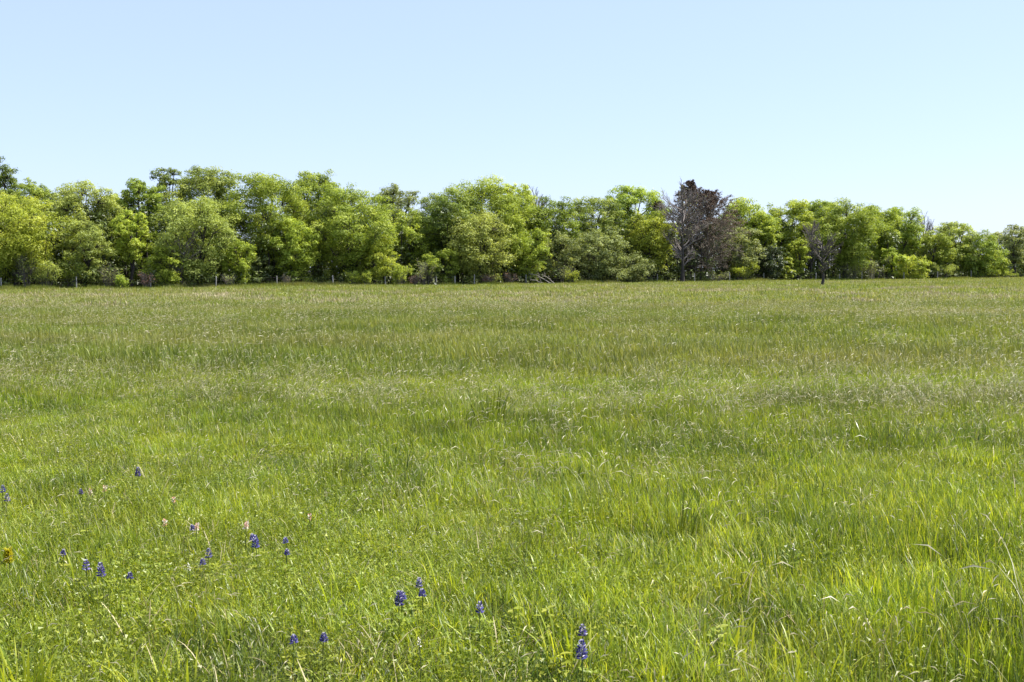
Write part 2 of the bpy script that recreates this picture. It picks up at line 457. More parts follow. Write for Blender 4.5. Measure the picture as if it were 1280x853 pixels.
TR = [
    # px, top, width, metres behind the fence, leaf, base, peak, density, label
    (0, 199, 66, 16, 'dark', .25, .6, 1.0, 'tall dark green tree cut by the left edge of the picture'),
    (16, 246, 120, 3, 'yellow', .22, .55, 1.1, 'broad bright yellow-green tree with dark hollow beneath, at the far left'),
    (50, 226, 60, 13, 'mid', .25, .55, .9, 'green treetop peeping up behind the broad bright tree at far left'),
    (106, 226, 78, 8, 'olive', .2, .6, .85, 'tall round-topped olive tree with branches showing through its thin crown'),
    (108, 277, 62, 2, 'olive', .10, .5, .8, 'low olive-brown tree in front of the tall round-topped olive one'),
    (146, 241, 56, 11, 'mid', .25, .55, .9, 'pale green tree wedged between two taller round crowns at left'),
    (180, 224, 58, 9, 'mid', .28, .62, 1.1, 'tall rounded mid-green tree with a dark bare trunk below'),
    (165, 264, 50, 3, 'yellow', .42, .6, .8, 'yellow-green tree with dark gap below, before the tall rounded one'),
    (207, 309, 56, 2, 'yellow', .08, .5, .9, 'low yellow-green tree hiding a fence post, left of the big olive tree'),
    (216, 208, 44, 18, 'dark', .3, .72, .6, 'thin wispy treetop standing clear against the sky at left'),
    (262, 211, 84, 15, 'dark', .25, .6, 1.0, 'tall dark green tree with ragged top beside the wispy one'),
    (243, 250, 90, 2.5, 'olive', .08, .5, .95, 'big olive-yellow tree with greyish left flank, leafy to the ground'),
    (299, 300, 44, 2, 'yellow', .12, .5, 1.0, 'small bright green tree right of the big olive-yellow tree'),
    (325, 322, 26, 2.5, 'grey', .15, .5, .7, 'thin straggly sapling between the small bright tree and dark shade'),
    (336, 224, 104, 8, 'mid', .15, .55, 1.15, 'large domed mid-green tree above the dark shade left of centre'),
    (367, 271, 64, 2.5, 'yellow', .08, .55, 1.05, 'sunlit yellow-green tree narrowing to the ground before the large dome'),
    (392, 217, 84, 13, 'mid', .2, .6, 1.1, 'tall tree with tufted top, highest of the left half centre'),
    (440, 238, 104, 4, 'mid', .12, .52, 1.15, 'large round tree, dark at left and bright at right'),
    (468, 296, 54, 2, 'yellow', .15, .55, .9, 'bright yellow-green tree under the right shoulder of the large round tree'),
    (499, 232, 56, 17, 'grey', .35, .6, .6, 'pale feathery tree rising thinly in the skyline notch'),
    (520, 266, 74, 8, 'mid', .15, .55, 1.0, 'medium green tree filling the notch below the feathery one'),
    (557, 243, 84, 7, 'dark', .12, .55, 1.1, 'dark green dense tree left of the widest olive crown'),
    (552, 314, 46, 2, 'mid', .12, .5, 1.0, 'small fresh green tree at the fence below the dark dense tree'),
    (612, 234, 112, 8, 'mid', .15, .55, 1.05, 'very wide rounded tree crown near the centre of the wood'),
    (598, 268, 88, 3, 'olive', .16, .5, .95, 'olive-grey tree with deep shade under it, in front of the widest crown'),
    (644, 229, 56, 12, 'yellow', .3, .6, .9, 'light green treetop beside the bare twigs near centre'),
    (658, 287, 62, 2.5, 'yellow', .15, .5, 1.0, 'yellow-green tree overhanging the fallen branches'),
    (694, 251, 74, 9, 'mid', .15, .55, 1.0, 'fresh green tree sloping down from the central crown'),
    (703, 294, 62, 4, 'grey', .08, .5, .9, 'grey-green tree right above the fallen branches'),
    (742, 247, 68, 9, 'dark', .15, .55, 1.05, 'dark green tree with several pointed tops right of centre'),
    (745, 290, 66, 3, 'grey', .08, .5, .85, 'grey-olive straggly tree below the dark pointed tops'),
    (792, 233, 74, 12, 'mid', .2, .6, 1.1, 'tall vivid green tree left of the dead junipers'),
    (812, 268, 62, 4, 'yellow', .3, .6, .9, 'flat-topped yellow-green tree touching the dead junipers at left'),
    (784, 322, 66, 1, 'grey', .04, .45, .9, 'low pale olive tree spreading over the grass left of the dead junipers'),
    (924, 251, 66, 11, 'mid', .2, .6, 1.05, 'bright mid-green tree directly right of the dead junipers'),
    (948, 264, 56, 9, 'mid', .2, .6, 1.0, 'second green crown to the right of the dead junipers'),
    (926, 285, 52, 3, 'grey', .06, .5, .9, 'greyish thin-leaved tree at the foot of the two green crowns'),
    (956, 284, 30, 5, 'yellow', .3, .6, 1.0, 'small bright crown above the dark rounded tree'),
    (960, 308, 42, 2, 'blue', .04, .45, 1.15, 'dark blue-green rounded tree reaching the ground'),
    (988, 252, 64, 9, 'mid', .18, .6, 1.15, 'dense green tree with dark left side behind two small bright trees'),
    (983, 322, 20, 1.5, 'yellow', .06, .5, 1.1, 'tiny bright green tree right of the dark rounded one'),
    (999, 297, 26, 2.5, 'yellow', .2, .6, .9, 'slim bright green tree left of the bare lone tree'),
    (1026, 251, 56, 13, 'mid', .25, .6, 1.0, 'green treetop rising behind the bare lone tree'),
    (1058, 256, 84, 2.5, 'mid', .22, .58, 1.2, 'big round green tree with a dark trunk right of the lone bare tree'),
    (1094, 259, 56, 11, 'yellow', .2, .6, 1.0, 'light green tree behind the right shoulder of the big round one'),
    (1124, 261, 58, 9, 'mid', .2, .6, 1.0, 'green tree at the end of the high skyline, left of bare twigs'),
    (1115, 308, 26, 2, 'yellow', .12, .5, 1.0, 'small yellow-green tree right of the grey thicket'),
    (1137, 322, 46, 1, 'yellow', .05, .5, 1.0, 'low spreading tree with a golden top near the right'),
    (1166, 293, 48, 5, 'mid', .12, .55, 1.05, 'mid-green tree below the bare twigs on the right skyline'),
    (1193, 277, 52, 6, 'olive', .14, .55, 1.0, 'olive tree with reddish tinge, peak of the right-hand group'),
    (1220, 296, 56, 3, 'mid', .10, .5, 1.1, 'dense green tree sloping right beside the olive peak'),
    (1243, 318, 40, 4, 'yellow', .08, .5, .9, 'low yellow-green tree near the right edge'),
    (1247, 292, 44, 24, 'grey', .2, .55, .9, 'hazy grey-green distant tree in the low gap at right'),
    (1268, 281, 34, 2, 'grey', .30, .65, .42, 'tall spindly tree with sparse leaves near the right edge'),
    (1283, 287, 34, 5, 'dark', .10, .55, 1.0, 'dark tree cut off by the right edge of the picture'),
]
for (px, top, wp, off, mt, ba, pk, de, lab) in TR:
    make_tree('broadleaf_tree', px, top, wp, off, mt, lab, ba, pk, de, group='trees along the edge of the wood')


# ---- bare and dead trees
def bare_tree(name, px, top, wpx, Y, label, levels, mat='twig', lean=0.0, stem=0.2, up=0.45, spread=38, leaf=None, leafn=0, rscale=1.0, group=None):
    x = col_at(px, Y); g = float(hz(x, Y))
    H = z_at(px, top, Y) - g; W = wpx * Y / F
    r = np.random.default_rng(int(px * 3 + top))
    root = link(name, None, loc=(x, Y, g)); root.empty_display_size = 0.3
    tag(root, label, 'tree', group)
    rt = (0.016 * H + 0.03) * rscale
    t = np.linspace(0, 1, 7)
    ax = np.stack([lean * H * t + np.cumsum(np.r_[0, r.normal(0, .018 * W, 6)]), np.cumsum(np.r_[0, r.normal(0, .018 * W, 6)]), t * H * 0.9], -1)
    mt = MB(); tubes(mt, ax[None], (rt * (1 - 0.9 * t) * np.r_[1.4, np.ones(6)])[None], 7)
    link('trunk', mt.mesh('trunk', M['bark']), root)
    n0 = levels[0]
    th = r.uniform(stem, 0.85, n0); g0 = np.arange(n0) * 2.4 + r.normal(0, .3, n0)
    p0 = np.stack([np.interp(th, t, ax[:, 0]), np.interp(th, t, ax[:, 1]), th * H * .9], -1)
    prof = np.sin(np.pi * np.clip((th - stem * .6) / (1.05 - stem * .6), 0.08, 1)) ** 0.6
    ln = W * 0.55 * prof * r.uniform(.7, 1.1, n0)
    d = norm(np.stack([np.cos(g0), np.sin(g0), np.full(n0, up * 1.6) + r.normal(0, .2, n0)], -1))
    p1 = p0 + d * ln[:, None] * 1.2
    p1[:, 2] = np.minimum(p1[:, 2], H * 0.99)
    P = paths(p0, p1, 5, np.stack([np.zeros(n0), np.zeros(n0), -0.08 * ln], -1), r)
    mbr = MB()
    rr = rt * 0.42
    tubes(mbr, P, rr * np.linspace(1, .35, 5)[None] * np.ones((n0, 1)), 5)
    for li, nn in enumerate(levels[1:]):
        kk = 4 if li == 0 else 2
        P, _ = sprout(P, nn, 0.55, spread, up * 0.5, r, 0.2, kk)
        rr = max(rr * 0.42, 0.0075)
        tubes(mbr, P, rr * np.linspace(1, .45, kk)[None] * np.ones((len(P), 1)), 3)
    link('branches', mbr.mesh('branches', M[mat]), root)
    if leaf:
        ml = MB()
        k = r.integers(0, len(P), leafn)
        pos = P[k, -1] + r.normal(0, 0.07, (leafn, 3))
        leaves(ml, pos, norm(r.normal(0, 1, (leafn, 3))), 0.16 * r.uniform(.5, 1.2, leafn), r.uniform(.2, 1, leafn), r)
        link('crown', ml.mesh('crown', M[leaf]), root)
    return root


def dead_juniper(px, top, wpx, off, label, rust, red_from, seed):
    """dead conifer: grey sweeping limbs with drooping twigs, rust needles left near the top and the outside"""
    Y = fence_y(px) + off
    x = col_at(px, Y); g = float(hz(x, Y))
    H = z_at(px, top, Y) - g; W = wpx * Y / F
    r = np.random.default_rng(seed)
    root = link('dead_juniper', None, loc=(x, Y, g)); root.empty_display_size = 0.3
    tag(root, label, 'dead tree', 'dead junipers in the wood')
    t = np.linspace(0, 1, 7)
    ax = np.stack([np.cumsum(np.r_[0, r.normal(0, .012 * W, 6)]), np.cumsum(np.r_[0, r.normal(0, .012 * W, 6)]), t * H * .97], -1)
    mt = MB(); tubes(mt, ax[None], ((0.02 * H) * (1 - .93 * t))[None], 7)
    link('trunk', mt.mesh('trunk', M['dead_twig']), root)
    n0 = 170
    th = np.sort(r.uniform(0.07, 0.96, n0)); g0 = np.arange(n0) * 2.4 + r.normal(0, .3, n0)
    prof = np.where(th < .4, .75 + .25 * th / .4, 1 - ((th - .4) / .6) ** 1.5 * .92)
    ln = W * .54 * prof * r.uniform(.65, 1.1, n0)
    p0 = np.stack([np.interp(th, t, ax[:, 0]), np.interp(th, t, ax[:, 1]), th * H * .97], -1)
    d = norm(np.stack([np.cos(g0), np.sin(g0), 0.35 + 0.5 * th + r.normal(0, .12, n0)], -1))
    p1 = p0 + d * ln[:, None]; p1[:, 2] = np.clip(p1[:, 2], 0.3, H)
    P0 = paths(p0, p1, 6, np.stack([np.zeros(n0), np.zeros(n0), 0.11 * ln], -1), r)
    mbr = MB(); tubes(mbr, P0, 0.04 * np.linspace(1, .3, 6)[None] * (0.5 + ln[:, None] / ln.max()), 4)
    P1, _ = sprout(P0, 11, .36, 38, -0.12, r, .2, 3, 0.10)
    tubes(mbr, P1, 0.02 * np.linspace(1, .4, 3)[None] * np.ones((len(P1), 1)), 3)
    P2, _ = sprout(P1, 5, .5, 42, -0.2, r, .2, 2, 0.05)
    tubes(mbr, P2, 0.017 * np.linspace(1, .5, 2)[None] * np.ones((len(P2), 1)), 3)
    link('branches', mbr.mesh('branches', M['dead_twig']), root)
    ml = MB()
    tip = P2[:, -1]
    rad = np.hypot(tip[:, 0], tip[:, 1]) / (W / 2)
    keep = r.random(len(tip)) < rust * (0.34 + np.clip((tip[:, 2] / H - red_from) / .25, 0, 1)) + rust * 0.6 * np.clip((rad - .6) / .2, 0, 1) * (tip[:, 2] / H > .42)
    k = np.repeat(np.nonzero(keep)[0], 7)
    pos = P2[k, 0] + (P2[k, -1] - P2[k, 0]) * r.uniform(0, 1.1, (len(k), 1)) + r.normal(0, .05, (len(k), 3))
    leaves(ml, pos, norm(r.normal(0, 1, (len(k), 3))), .17 * r.uniform(.5, 1.3, len(k)), np.clip(.35 + .35 * (rad[k] - .5) + r.normal(0, .2, len(k)), 0, 1), r, .4)
    link('needles', ml.mesh('needles', M['rust']), root)
    return root


dead_juniper(886, 234, 90, 4, 'dead juniper with rust-red right side and grey sweeping limbs, the widest dead one', 0.42, .55, 5)
dead_juniper(861, 220, 66, 7, 'tallest dead juniper with dark purplish-brown top, in the middle of the dead trees', 0.45, .55, 6)
dead_juniper(822, 246, 40, 9, 'dark red-brown dead juniper tip left of the tallest dead one', 0.6, .4, 9)
bare_tree('bare_tree', 853, 226, 62, fence_y(853) - 1, 'leafless grey tree with dark trunk down to the grass before the dead junipers', (26, 8, 6, 4), 'twig', stem=.18, up=.55, leaf='grey', leafn=350, group='leafless trees')
bare_tree('bare_tree', 1028, 287, 36, ground_at(1028, 357, 0.1)[1], 'lone leafless tree standing out in the meadow in front of the fence', (20, 7, 6, 3), 'dark_twig', stem=.2, up=.5, spread=38, leaf='olive', leafn=120, rscale=1.3, group='leafless trees')
bare_tree('bare_tree', 672, 226, 44, fence_y(672) + 14, 'bare twiggy treetop on the skyline near the centre', (20, 8, 5), 'twig', stem=.45, up=.8, group='leafless trees')
bare_tree('bare_tree', 1152, 261, 36, fence_y(1152) + 12, 'bare twiggy treetop on the skyline at right', (20, 8, 6), 'twig', stem=.4, up=.8, group='leafless trees')
bare_tree('bare_tree', 1014, 272, 30, fence_y(1014) + 3, 'grey leafless tree just behind the lone one, left of the big round tree', (20, 8, 6), 'twig', stem=.3, up=.8, group='leafless trees')
bare_tree('bare_tree', 227, 282, 44, fence_y(227) + 1.2, 'grey leafless tree in front of the left flank of the big olive tree', (18, 8, 6), 'twig', stem=.2, up=.6, group='leafless trees')


# ------------------------------------------------------------------ the depth of the wood behind the trees one can tell apart
def woodland():
    r = np.random.default_rng(77)
    pts = [(t[0], t[1]) for t in TR if t[3] > 2]
    pts.sort()
    tx = np.array([p[0] for p in pts]); ty = np.array([p[1] for p in pts])
    mb = MB(); mt = MB()
    cl = []
    for px in np.concatenate([np.arange(-420, 0, 13), np.arange(0, 1290, 9), np.arange(1290, 1640, 13)]):
        for off in (8, 14, 21, 29, 38):
            p = px + r.normal(0, 6); Y = fence_y(min(p, 1450)) + off + r.normal(0, 2.0)
            x = col_at(p, Y)
            tops = np.interp(p, tx, ty)
            H = np.clip(z_at(min(max(p, 0), 1280), tops + r.uniform(14, 32), Y), 4, 9.5)
            tubes(mt, np.array([[[x, Y, 0], [x + r.normal(0, .2), Y, H * .4], [x + r.normal(0, .4), Y, H * .8]]]), np.array([[.14, .10, .04]]), 5)
            for _ in range(12):
                z = H * r.uniform(.03, 1)
                cl.append((np.array([x + r.normal(0, 1.3), Y + r.normal(0, 1.3), z]), r.uniform(.55, 1.05)))
    for px in np.arange(-420, 1640, 4.0):
        for off in (1.5, 3.5, 6):
            p = px + r.normal(0, 3); Y = fence_y(min(p, 1450)) + off + r.normal(0, .7)
            cl.append((np.array([col_at(p, Y), Y, r.uniform(.15, 1.5 + .35 * off)]), r.uniform(.35, .75)))
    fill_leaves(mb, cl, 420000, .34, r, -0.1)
    o = link('woodland', None, loc=(0, 0, 0)); o.empty_display_size = .3
    tag(o, 'dense spring-green wood closing the far side of the meadow behind the front trees', 'wood', kind='stuff')
    a = link('trunks', mt.mesh('trunks', M['bark']), o); a['kind'] = 'stuff'
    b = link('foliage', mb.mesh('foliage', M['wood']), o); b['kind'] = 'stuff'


woodland()


# ------------------------------------------------------------------ brush along the fence
def make_bush(px, top, wpx, off, leaf, label, bare=False, twig='twig', n=1.0):
    Y = fence_y(px) + off; x = col_at(px, Y); g = float(hz(x, Y))
    H = max(0.5, z_at(px, top, Y) - g); W = wpx * Y / F
    r = np.random.default_rng(int(px * 11 + top))
    root = link('bush', None, loc=(x, Y, g)); root.empty_display_size = .2
    tag(root, label, 'bush', 'bushes along the fence')
    m = 16
    a = r.uniform(0, 6.28, m)
    p0 = np.stack([np.cos(a) * W * .08, np.sin(a) * W * .08, np.zeros(m)], -1)
    p1 = np.stack([np.cos(a) * W * .5 * r.uniform(.2, 1, m), np.sin(a) * W * .5 * r.uniform(.2, 1, m), H * r.uniform(.55, 1, m)], -1)
    P = paths(p0, p1, 5, np.stack([np.zeros(m), np.zeros(m), .08 * H * np.ones(m)], -1), r)
    mt = MB(); tubes(mt, P, .02 * np.linspace(1, .4, 5)[None] * np.ones((m, 1)), 4)
    P1, _ = sprout(P, 9, .42, 40, .2, r, .25, 4); tubes(mt, P1, .010 * np.linspace(1, .5, 4)[None] * np.ones((len(P1), 1)), 3)
    P2, _ = sprout(P1, 5 if bare else 3, .5, 40, .1, r, .25, 2); tubes(mt, P2, .008 * np.linspace(1, .5, 2)[None] * np.ones((len(P2), 1)), 3)
    link('stems', mt.mesh('stems', M[twig]), root)
    k = int((250 if bare else 1500) * n * max(1, W * H / 3))
    idx = r.integers(0, len(P2), k)
    pos = P2[idx, -1] + r.normal(0, .10, (k, 3)); pos[:, 2] = np.maximum(pos[:, 2], .05)
    ml = MB(); leaves(ml, pos, norm(r.normal(0, 1, (k, 3)) * .8 + np.array([0, 0, .7])), .15 * r.uniform(.6, 1.3, k), r.uniform(.15, .95, k), r)
    link('foliage', ml.mesh('foliage', M[leaf]), root)


BU = [
    (33, 322, 30, .8, 'grey', True, 'grey-brown twiggy bush at the fence near the left edge'),
    (58, 332, 34, .8, 'olive', False, 'low leafy bush between the twiggy bush and the second fence post'),
    (88, 326, 30, 1.5, 'mid', False, 'fresh green bush just behind the second fence post from the left'),
    (136, 332, 34, 1, 'grey', True, 'brownish scrubby bush under the low olive tree'),
    (152, 348, 12, -.3, 'mid', False, 'tiny pale green bush in the dark gap under the yellow-green tree'),
    (182, 343, 14, -.3, 'rust', True, 'small pinkish-brown dry bush beside the third fence post'),
    (286, 345, 20, .5, 'grey', True, 'short dry bush under the small bright green tree'),
    (358, 345, 10, .6, 'straw', True, 'pale dry bush beside the doubled fence post'),
    (441, 342, 14, -.2, 'yellow', False, 'thin light green bush standing against deep shade'),
    (457, 344, 14, -.2, 'yellow', False, 'spreading light green bush right of the thin one in deep shade'),
    (501, 335, 24, -.6, 'yellow', False, 'pale upright bush with light leaves in front of the fence'),
    (532, 330, 44, 1, 'grey', True, 'grey twiggy bush left of the closely set fence posts'),
    (518, 346, 16, .3, 'rust', True, 'low brown dry bush between the pale upright bush and grey twigs'),
    (610, 344, 18, .2, 'rust', True, 'purplish-brown dry bush right of the closely set fence posts'),
    (637, 343, 18, .5, 'rust', True, 'dark brown dry bush left of the lone fence post near the centre'),
    (704, 335, 34, 1, 'grey', True, 'grey twiggy bush right of the fallen branches'),
    (714, 340, 18, -.2, 'yellow', False, 'light leafy low bush right of the grey twigs and fallen branches'),
    (894, 341, 34, -.3, 'grey', True, 'pale grey dry bush at the foot of the dead junipers'),
    (926, 333, 40, .6, 'yellow', False, 'yellowish leafy bush right of the dead junipers'),
    (1063, 330, 36, .8, 'olive', True, 'thin olive bush under the big round tree'),
    (1094, 324, 44, .8, 'grey', True, 'grey thicket bush right of the big round tree'),
    (1180, 333, 36, .6, 'olive', False, 'olive bush at the base of the right-hand trees'),
    (1253, 339, 34, -.3, 'mid', False, 'low green bush in the gap near the right edge'),
]
for (px, top, wp, off, lf, br, lab) in BU:
    make_bush(px, top, wp, off, lf, lab, br)

# fallen branches
Yl = fence_y(690) - .6
xl = col_at(690, Yl)
root = link('fallen_branch', None, loc=(xl, Yl, float(hz(xl, Yl)))); root.empty_display_size = .2
tag(root, 'bleached fallen branches lying at the edge of the wood near the centre', 'branch')
r = np.random.default_rng(4)
for (dx, x1, z1, ra) in ((.2, -2.6, 1.5, .07), (.5, -1.2, 1.4, .06), (-.8, -2.9, .9, .045), (.9, 1.5, .25, .05)):
    p0 = np.array([[dx, 0, .1]]); p1 = np.array([[x1, r.normal(0, .4), z1]])
    P = paths(p0, p1, 6, np.array([[0, 0, .08]]), r)
    m = MB(); tubes(m, P, ra * np.linspace(1, .4, 6)[None], 6)
    P1, _ = sprout(P, 9, .35, 40, .15, r, .2, 4); tubes(m, P1, .018 * np.linspace(1, .4, 4)[None] * np.ones((len(P1), 1)), 4)
    P2, _ = sprout(P1, 4, .5, 40, .1, r, .2, 3); tubes(m, P2, .010 * np.linspace(1, .5, 3)[None] * np.ones((len(P2), 1)), 3)
    link('limb', m.mesh('limb', M['straw_wood']), root)


# ------------------------------------------------------------------ the fence
def fence():
    r = np.random.default_rng(21)
    px_posts = [-105, 1, 95, 187.5, 269.5, 346, 416, 481.5, 545, 568.5, 593, 657.5, 719, 772, 822, 868, 912, 955, 1020, 1049, 1077.5, 1130, 1172, 1214, 1256, 1300]
    Y0 = fence_y(1); X0 = col_at(1, Y0)
    root = link('wire_fence', None, loc=(X0, Y0, 0)); root.empty_display_size = .3
    tag(root, 'weathered post and wire fence running along the foot of the wood', 'fence')
    meshes = []
    for k in range(3):
        n = 8; a = np.arange(n) / n * 6.283
        ra = .075 - .012 * k
        prof = [(0, 1.05), (.5, 1), (1.28, .96), (1.33, .8), (1.345, .3)]
        V = np.array([[math.cos(t) * ra * s * (1 + .06 * math.sin(3 * t + k)), math.sin(t) * ra * s, z * (1 + .03 * k)] for z, s in prof for t in a])
        fq = [[i * n + j, i * n + (j + 1) % n, (i + 1) * n + (j + 1) % n, (i + 1) * n + j] for i in range(len(prof) - 1) for j in range(n)]
        m = MB().add(V, fq)
        me = m.mesh('post', M['post'], False); meshes.append(me)
    tops = []
    for i, p in enumerate(px_posts):
        Y = fence_y(p); x = col_at(p, Y); g = float(hz(x, Y))
        o = link('post', meshes[i % 3], root, (x - X0, Y - Y0, g))
        ty = r.normal(0, .025)
        if p == 1049: ty = .22
        if p == 657.5: ty = 0.0
        o.rotation_euler = (r.normal(0, .02), ty, r.uniform(0, 6.28))
        sc = r.uniform(.93, 1.05); o.scale = (1, 1, sc)
        tops.append((x - X0, Y - Y0, g))
    tops = np.array(tops)
    for hgt in (.35, .62, .9, 1.17):
        P = []
        for a, b in zip(tops[:-1], tops[1:]):
            for t in (0, .33, .67):
                q = a * (1 - t) + b * t; P.append([q[0], q[1] - .085, q[2] + hgt - .03 * 4 * t * (1 - t)])
        P.append([tops[-1][0], tops[-1][1] - .085, tops[-1][2] + hgt])
        m = MB(); tubes(m, np.array([P]), np.full((1, len(P)), .0022), 3)
        link('wire', m.mesh('wire', M['wire']), root)


fence()


# ------------------------------------------------------------------ grass
def blades(mb, bx, by, h, wd, head, lean, curl, tint, seg=3, tipw=0.0):
    """N curved grass blades: base x,y, height, width, heading, lean and curl"""
    N = len(bx)
    t = np.linspace(0, 1, seg + 1)[None]
    ang = lean[:, None] + curl[:, None] * t                 # angle from vertical along the blade
    ds = h[:, None] / seg
    out = np.concatenate([np.zeros((N, 1)), np.cumsum(np.sin(ang[:, :-1]) * ds, 1)], 1)
    up = np.concatenate([np.zeros((N, 1)), np.cumsum(np.cos(ang[:, :-1]) * ds, 1)], 1)
    cx, cy = np.cos(head)[:, None], np.sin(head)[:, None]
    X = bx[:, None] + out * cx; Yv = by[:, None] + out * cy
    wprof = (np.array([.75, 1, .8, .0]) if seg == 3 else np.interp(t[0], [0, .3, .7, 1], [.7, 1, .8, tipw]))[None] * wd[:, None] * .5
    tw = head + np.pi / 2
    sx, sy = np.cos(tw)[:, None] * wprof, np.sin(tw)[:, None] * wprof
    A = np.stack([X - sx, Yv - sy, up], -1); B = np.stack([X + sx, Yv + sy, up], -1)
    V = np.stack([A, B], 2).reshape(N, -1, 3)               # N, 2(seg+1), 3
    K = 2 * (seg + 1)
    q = []
    for s in range(seg):
        q.append(np.stack([np.arange(N) * K + 2 * s, np.arange(N) * K + 2 * s + 1, np.arange(N) * K + 2 * s + 3, np.arange(N) * K + 2 * s + 2], -1))
    mb.add(V.reshape(-1, 3), np.concatenate(q), np.repeat(tint, K))
    return X, Yv, up


def tuft_mesh(n, rad, hm, hs, wm, r, tm=.5, ts=.2, curl=.7, lean=.25, mat='grass', seg=3, straw=.03):
    mb = MB()
    a = r.uniform(0, 6.28, n); rr = rad * np.sqrt(r.random(n))
    tint = np.clip(r.normal(tm, ts, n), 0, .9); tint[r.random(n) < straw] = 1.0
    hh = np.clip(r.normal(hm, hs, n), hm * .35, hm * 1.8)
    blades(mb, np.cos(a) * rr, np.sin(a) * rr, hh, wm * r.uniform(.6, 1.4, n), r.uniform(0, 6.28, n), np.abs(r.normal(0, lean, n)), r.normal(curl, .45, n), tint, seg)
    return mb.mesh('grass_tuft', M[mat])


def seed_mesh(n, rad, hm, r, headw=.012, headl=.10, bias=0.0):
    """thin stalks arching over with pale heads"""
    mb = MB()
    a = r.uniform(0, 6.28, n); rr = rad * np.sqrt(r.random(n))
    hd = r.normal(bias, 1.0, n)
    hh = np.clip(r.normal(hm, hm * .16, n), hm * .5, hm * 1.4)
    cu = r.normal(1.0, .45, n); le = np.abs(r.normal(.08, .12, n))
    Xs, Ys, U = blades(mb, np.cos(a) * rr, np.sin(a) * rr, hh, np.full(n, .0026), hd, le, cu, np.clip(r.normal(.35, .1, n), .1, .5), 5, .8)
    # head: two crossed spindle faces continuing the stalk
    p = np.stack([Xs[:, -1], Ys[:, -1], U[:, -1]], -1)
    an = le + cu * 1.0; an2 = an + r.uniform(.2, .9, n)
    L = headl * r.uniform(.6, 1.3, n)
    d1 = np.stack([np.sin(an) * np.cos(hd), np.sin(an) * np.sin(hd), np.cos(an)], -1)
    d2 = np.stack([np.sin(an2) * np.cos(hd), np.sin(an2) * np.sin(hd), np.cos(an2)], -1)
    m1 = p + d1 * L[:, None] * .5; e = m1 + d2 * L[:, None] * .5
    for sgn in (0, 1):
        s = norm(np.cross(d1, r.normal(0, 1, (n, 3)))) * headw * r.uniform(.6, 1.3, (n, 1)) * .5
        V = np.stack([p, m1 + s, e, m1 - s], 1).reshape(-1, 3)
        mb.add(V, np.arange(4 * n).reshape(-1, 4), np.repeat(np.clip(r.normal(.78, .14, n), .5, 1), 4))
    return mb.mesh('seed_tuft', M['seed'])


def forb_mesh(n, rad, hm, r, mat='forb', size=.022):
    """low plants: small leaflets at all heights"""
    mb = MB()
    m = n
    a = r.uniform(0, 6.28, m); rr = rad * np.sqrt(r.random(m))
    h = hm * r.uniform(.25, 1.0, m) ** .8
    pos = np.stack([np.cos(a) * rr, np.sin(a) * rr, h], -1)
    nr = norm(r.normal(0, 1, (m, 3)) * .7 + np.array([0, 0, .8]))
    leaves(mb, pos, nr, size * r.uniform(.6, 1.5, m), np.clip(r.normal(.5, .22, m), 0, 1), r, .6)
    k = n // 7
    blades(mb, np.cos(a[:k]) * rr[:k], np.sin(a[:k]) * rr[:k], h[:k] * 1.05, np.full(k, .003), r.uniform(0, 6.28, k), np.abs(r.normal(0, .2, k)), r.normal(0, .4, k), np.full(k, .4), 3)
    return mb.mesh('forb_tuft', M[mat])


def straw_mesh(n, rad, r, hm=.11):
    mb = MB()
    a = r.uniform(0, 6.28, n); rr = rad * np.sqrt(r.random(n))
    blades(mb, np.cos(a) * rr, np.sin(a) * rr, hm * r.uniform(.5, 1.6, n), .0035 * r.uniform(.6, 1.6, n), r.uniform(0, 6.28, n), r.uniform(.5, 1.4, n), r.normal(.7, .7, n), r.random(n), 4, .3)
    return mb.mesh('straw_tuft', M['straw'])


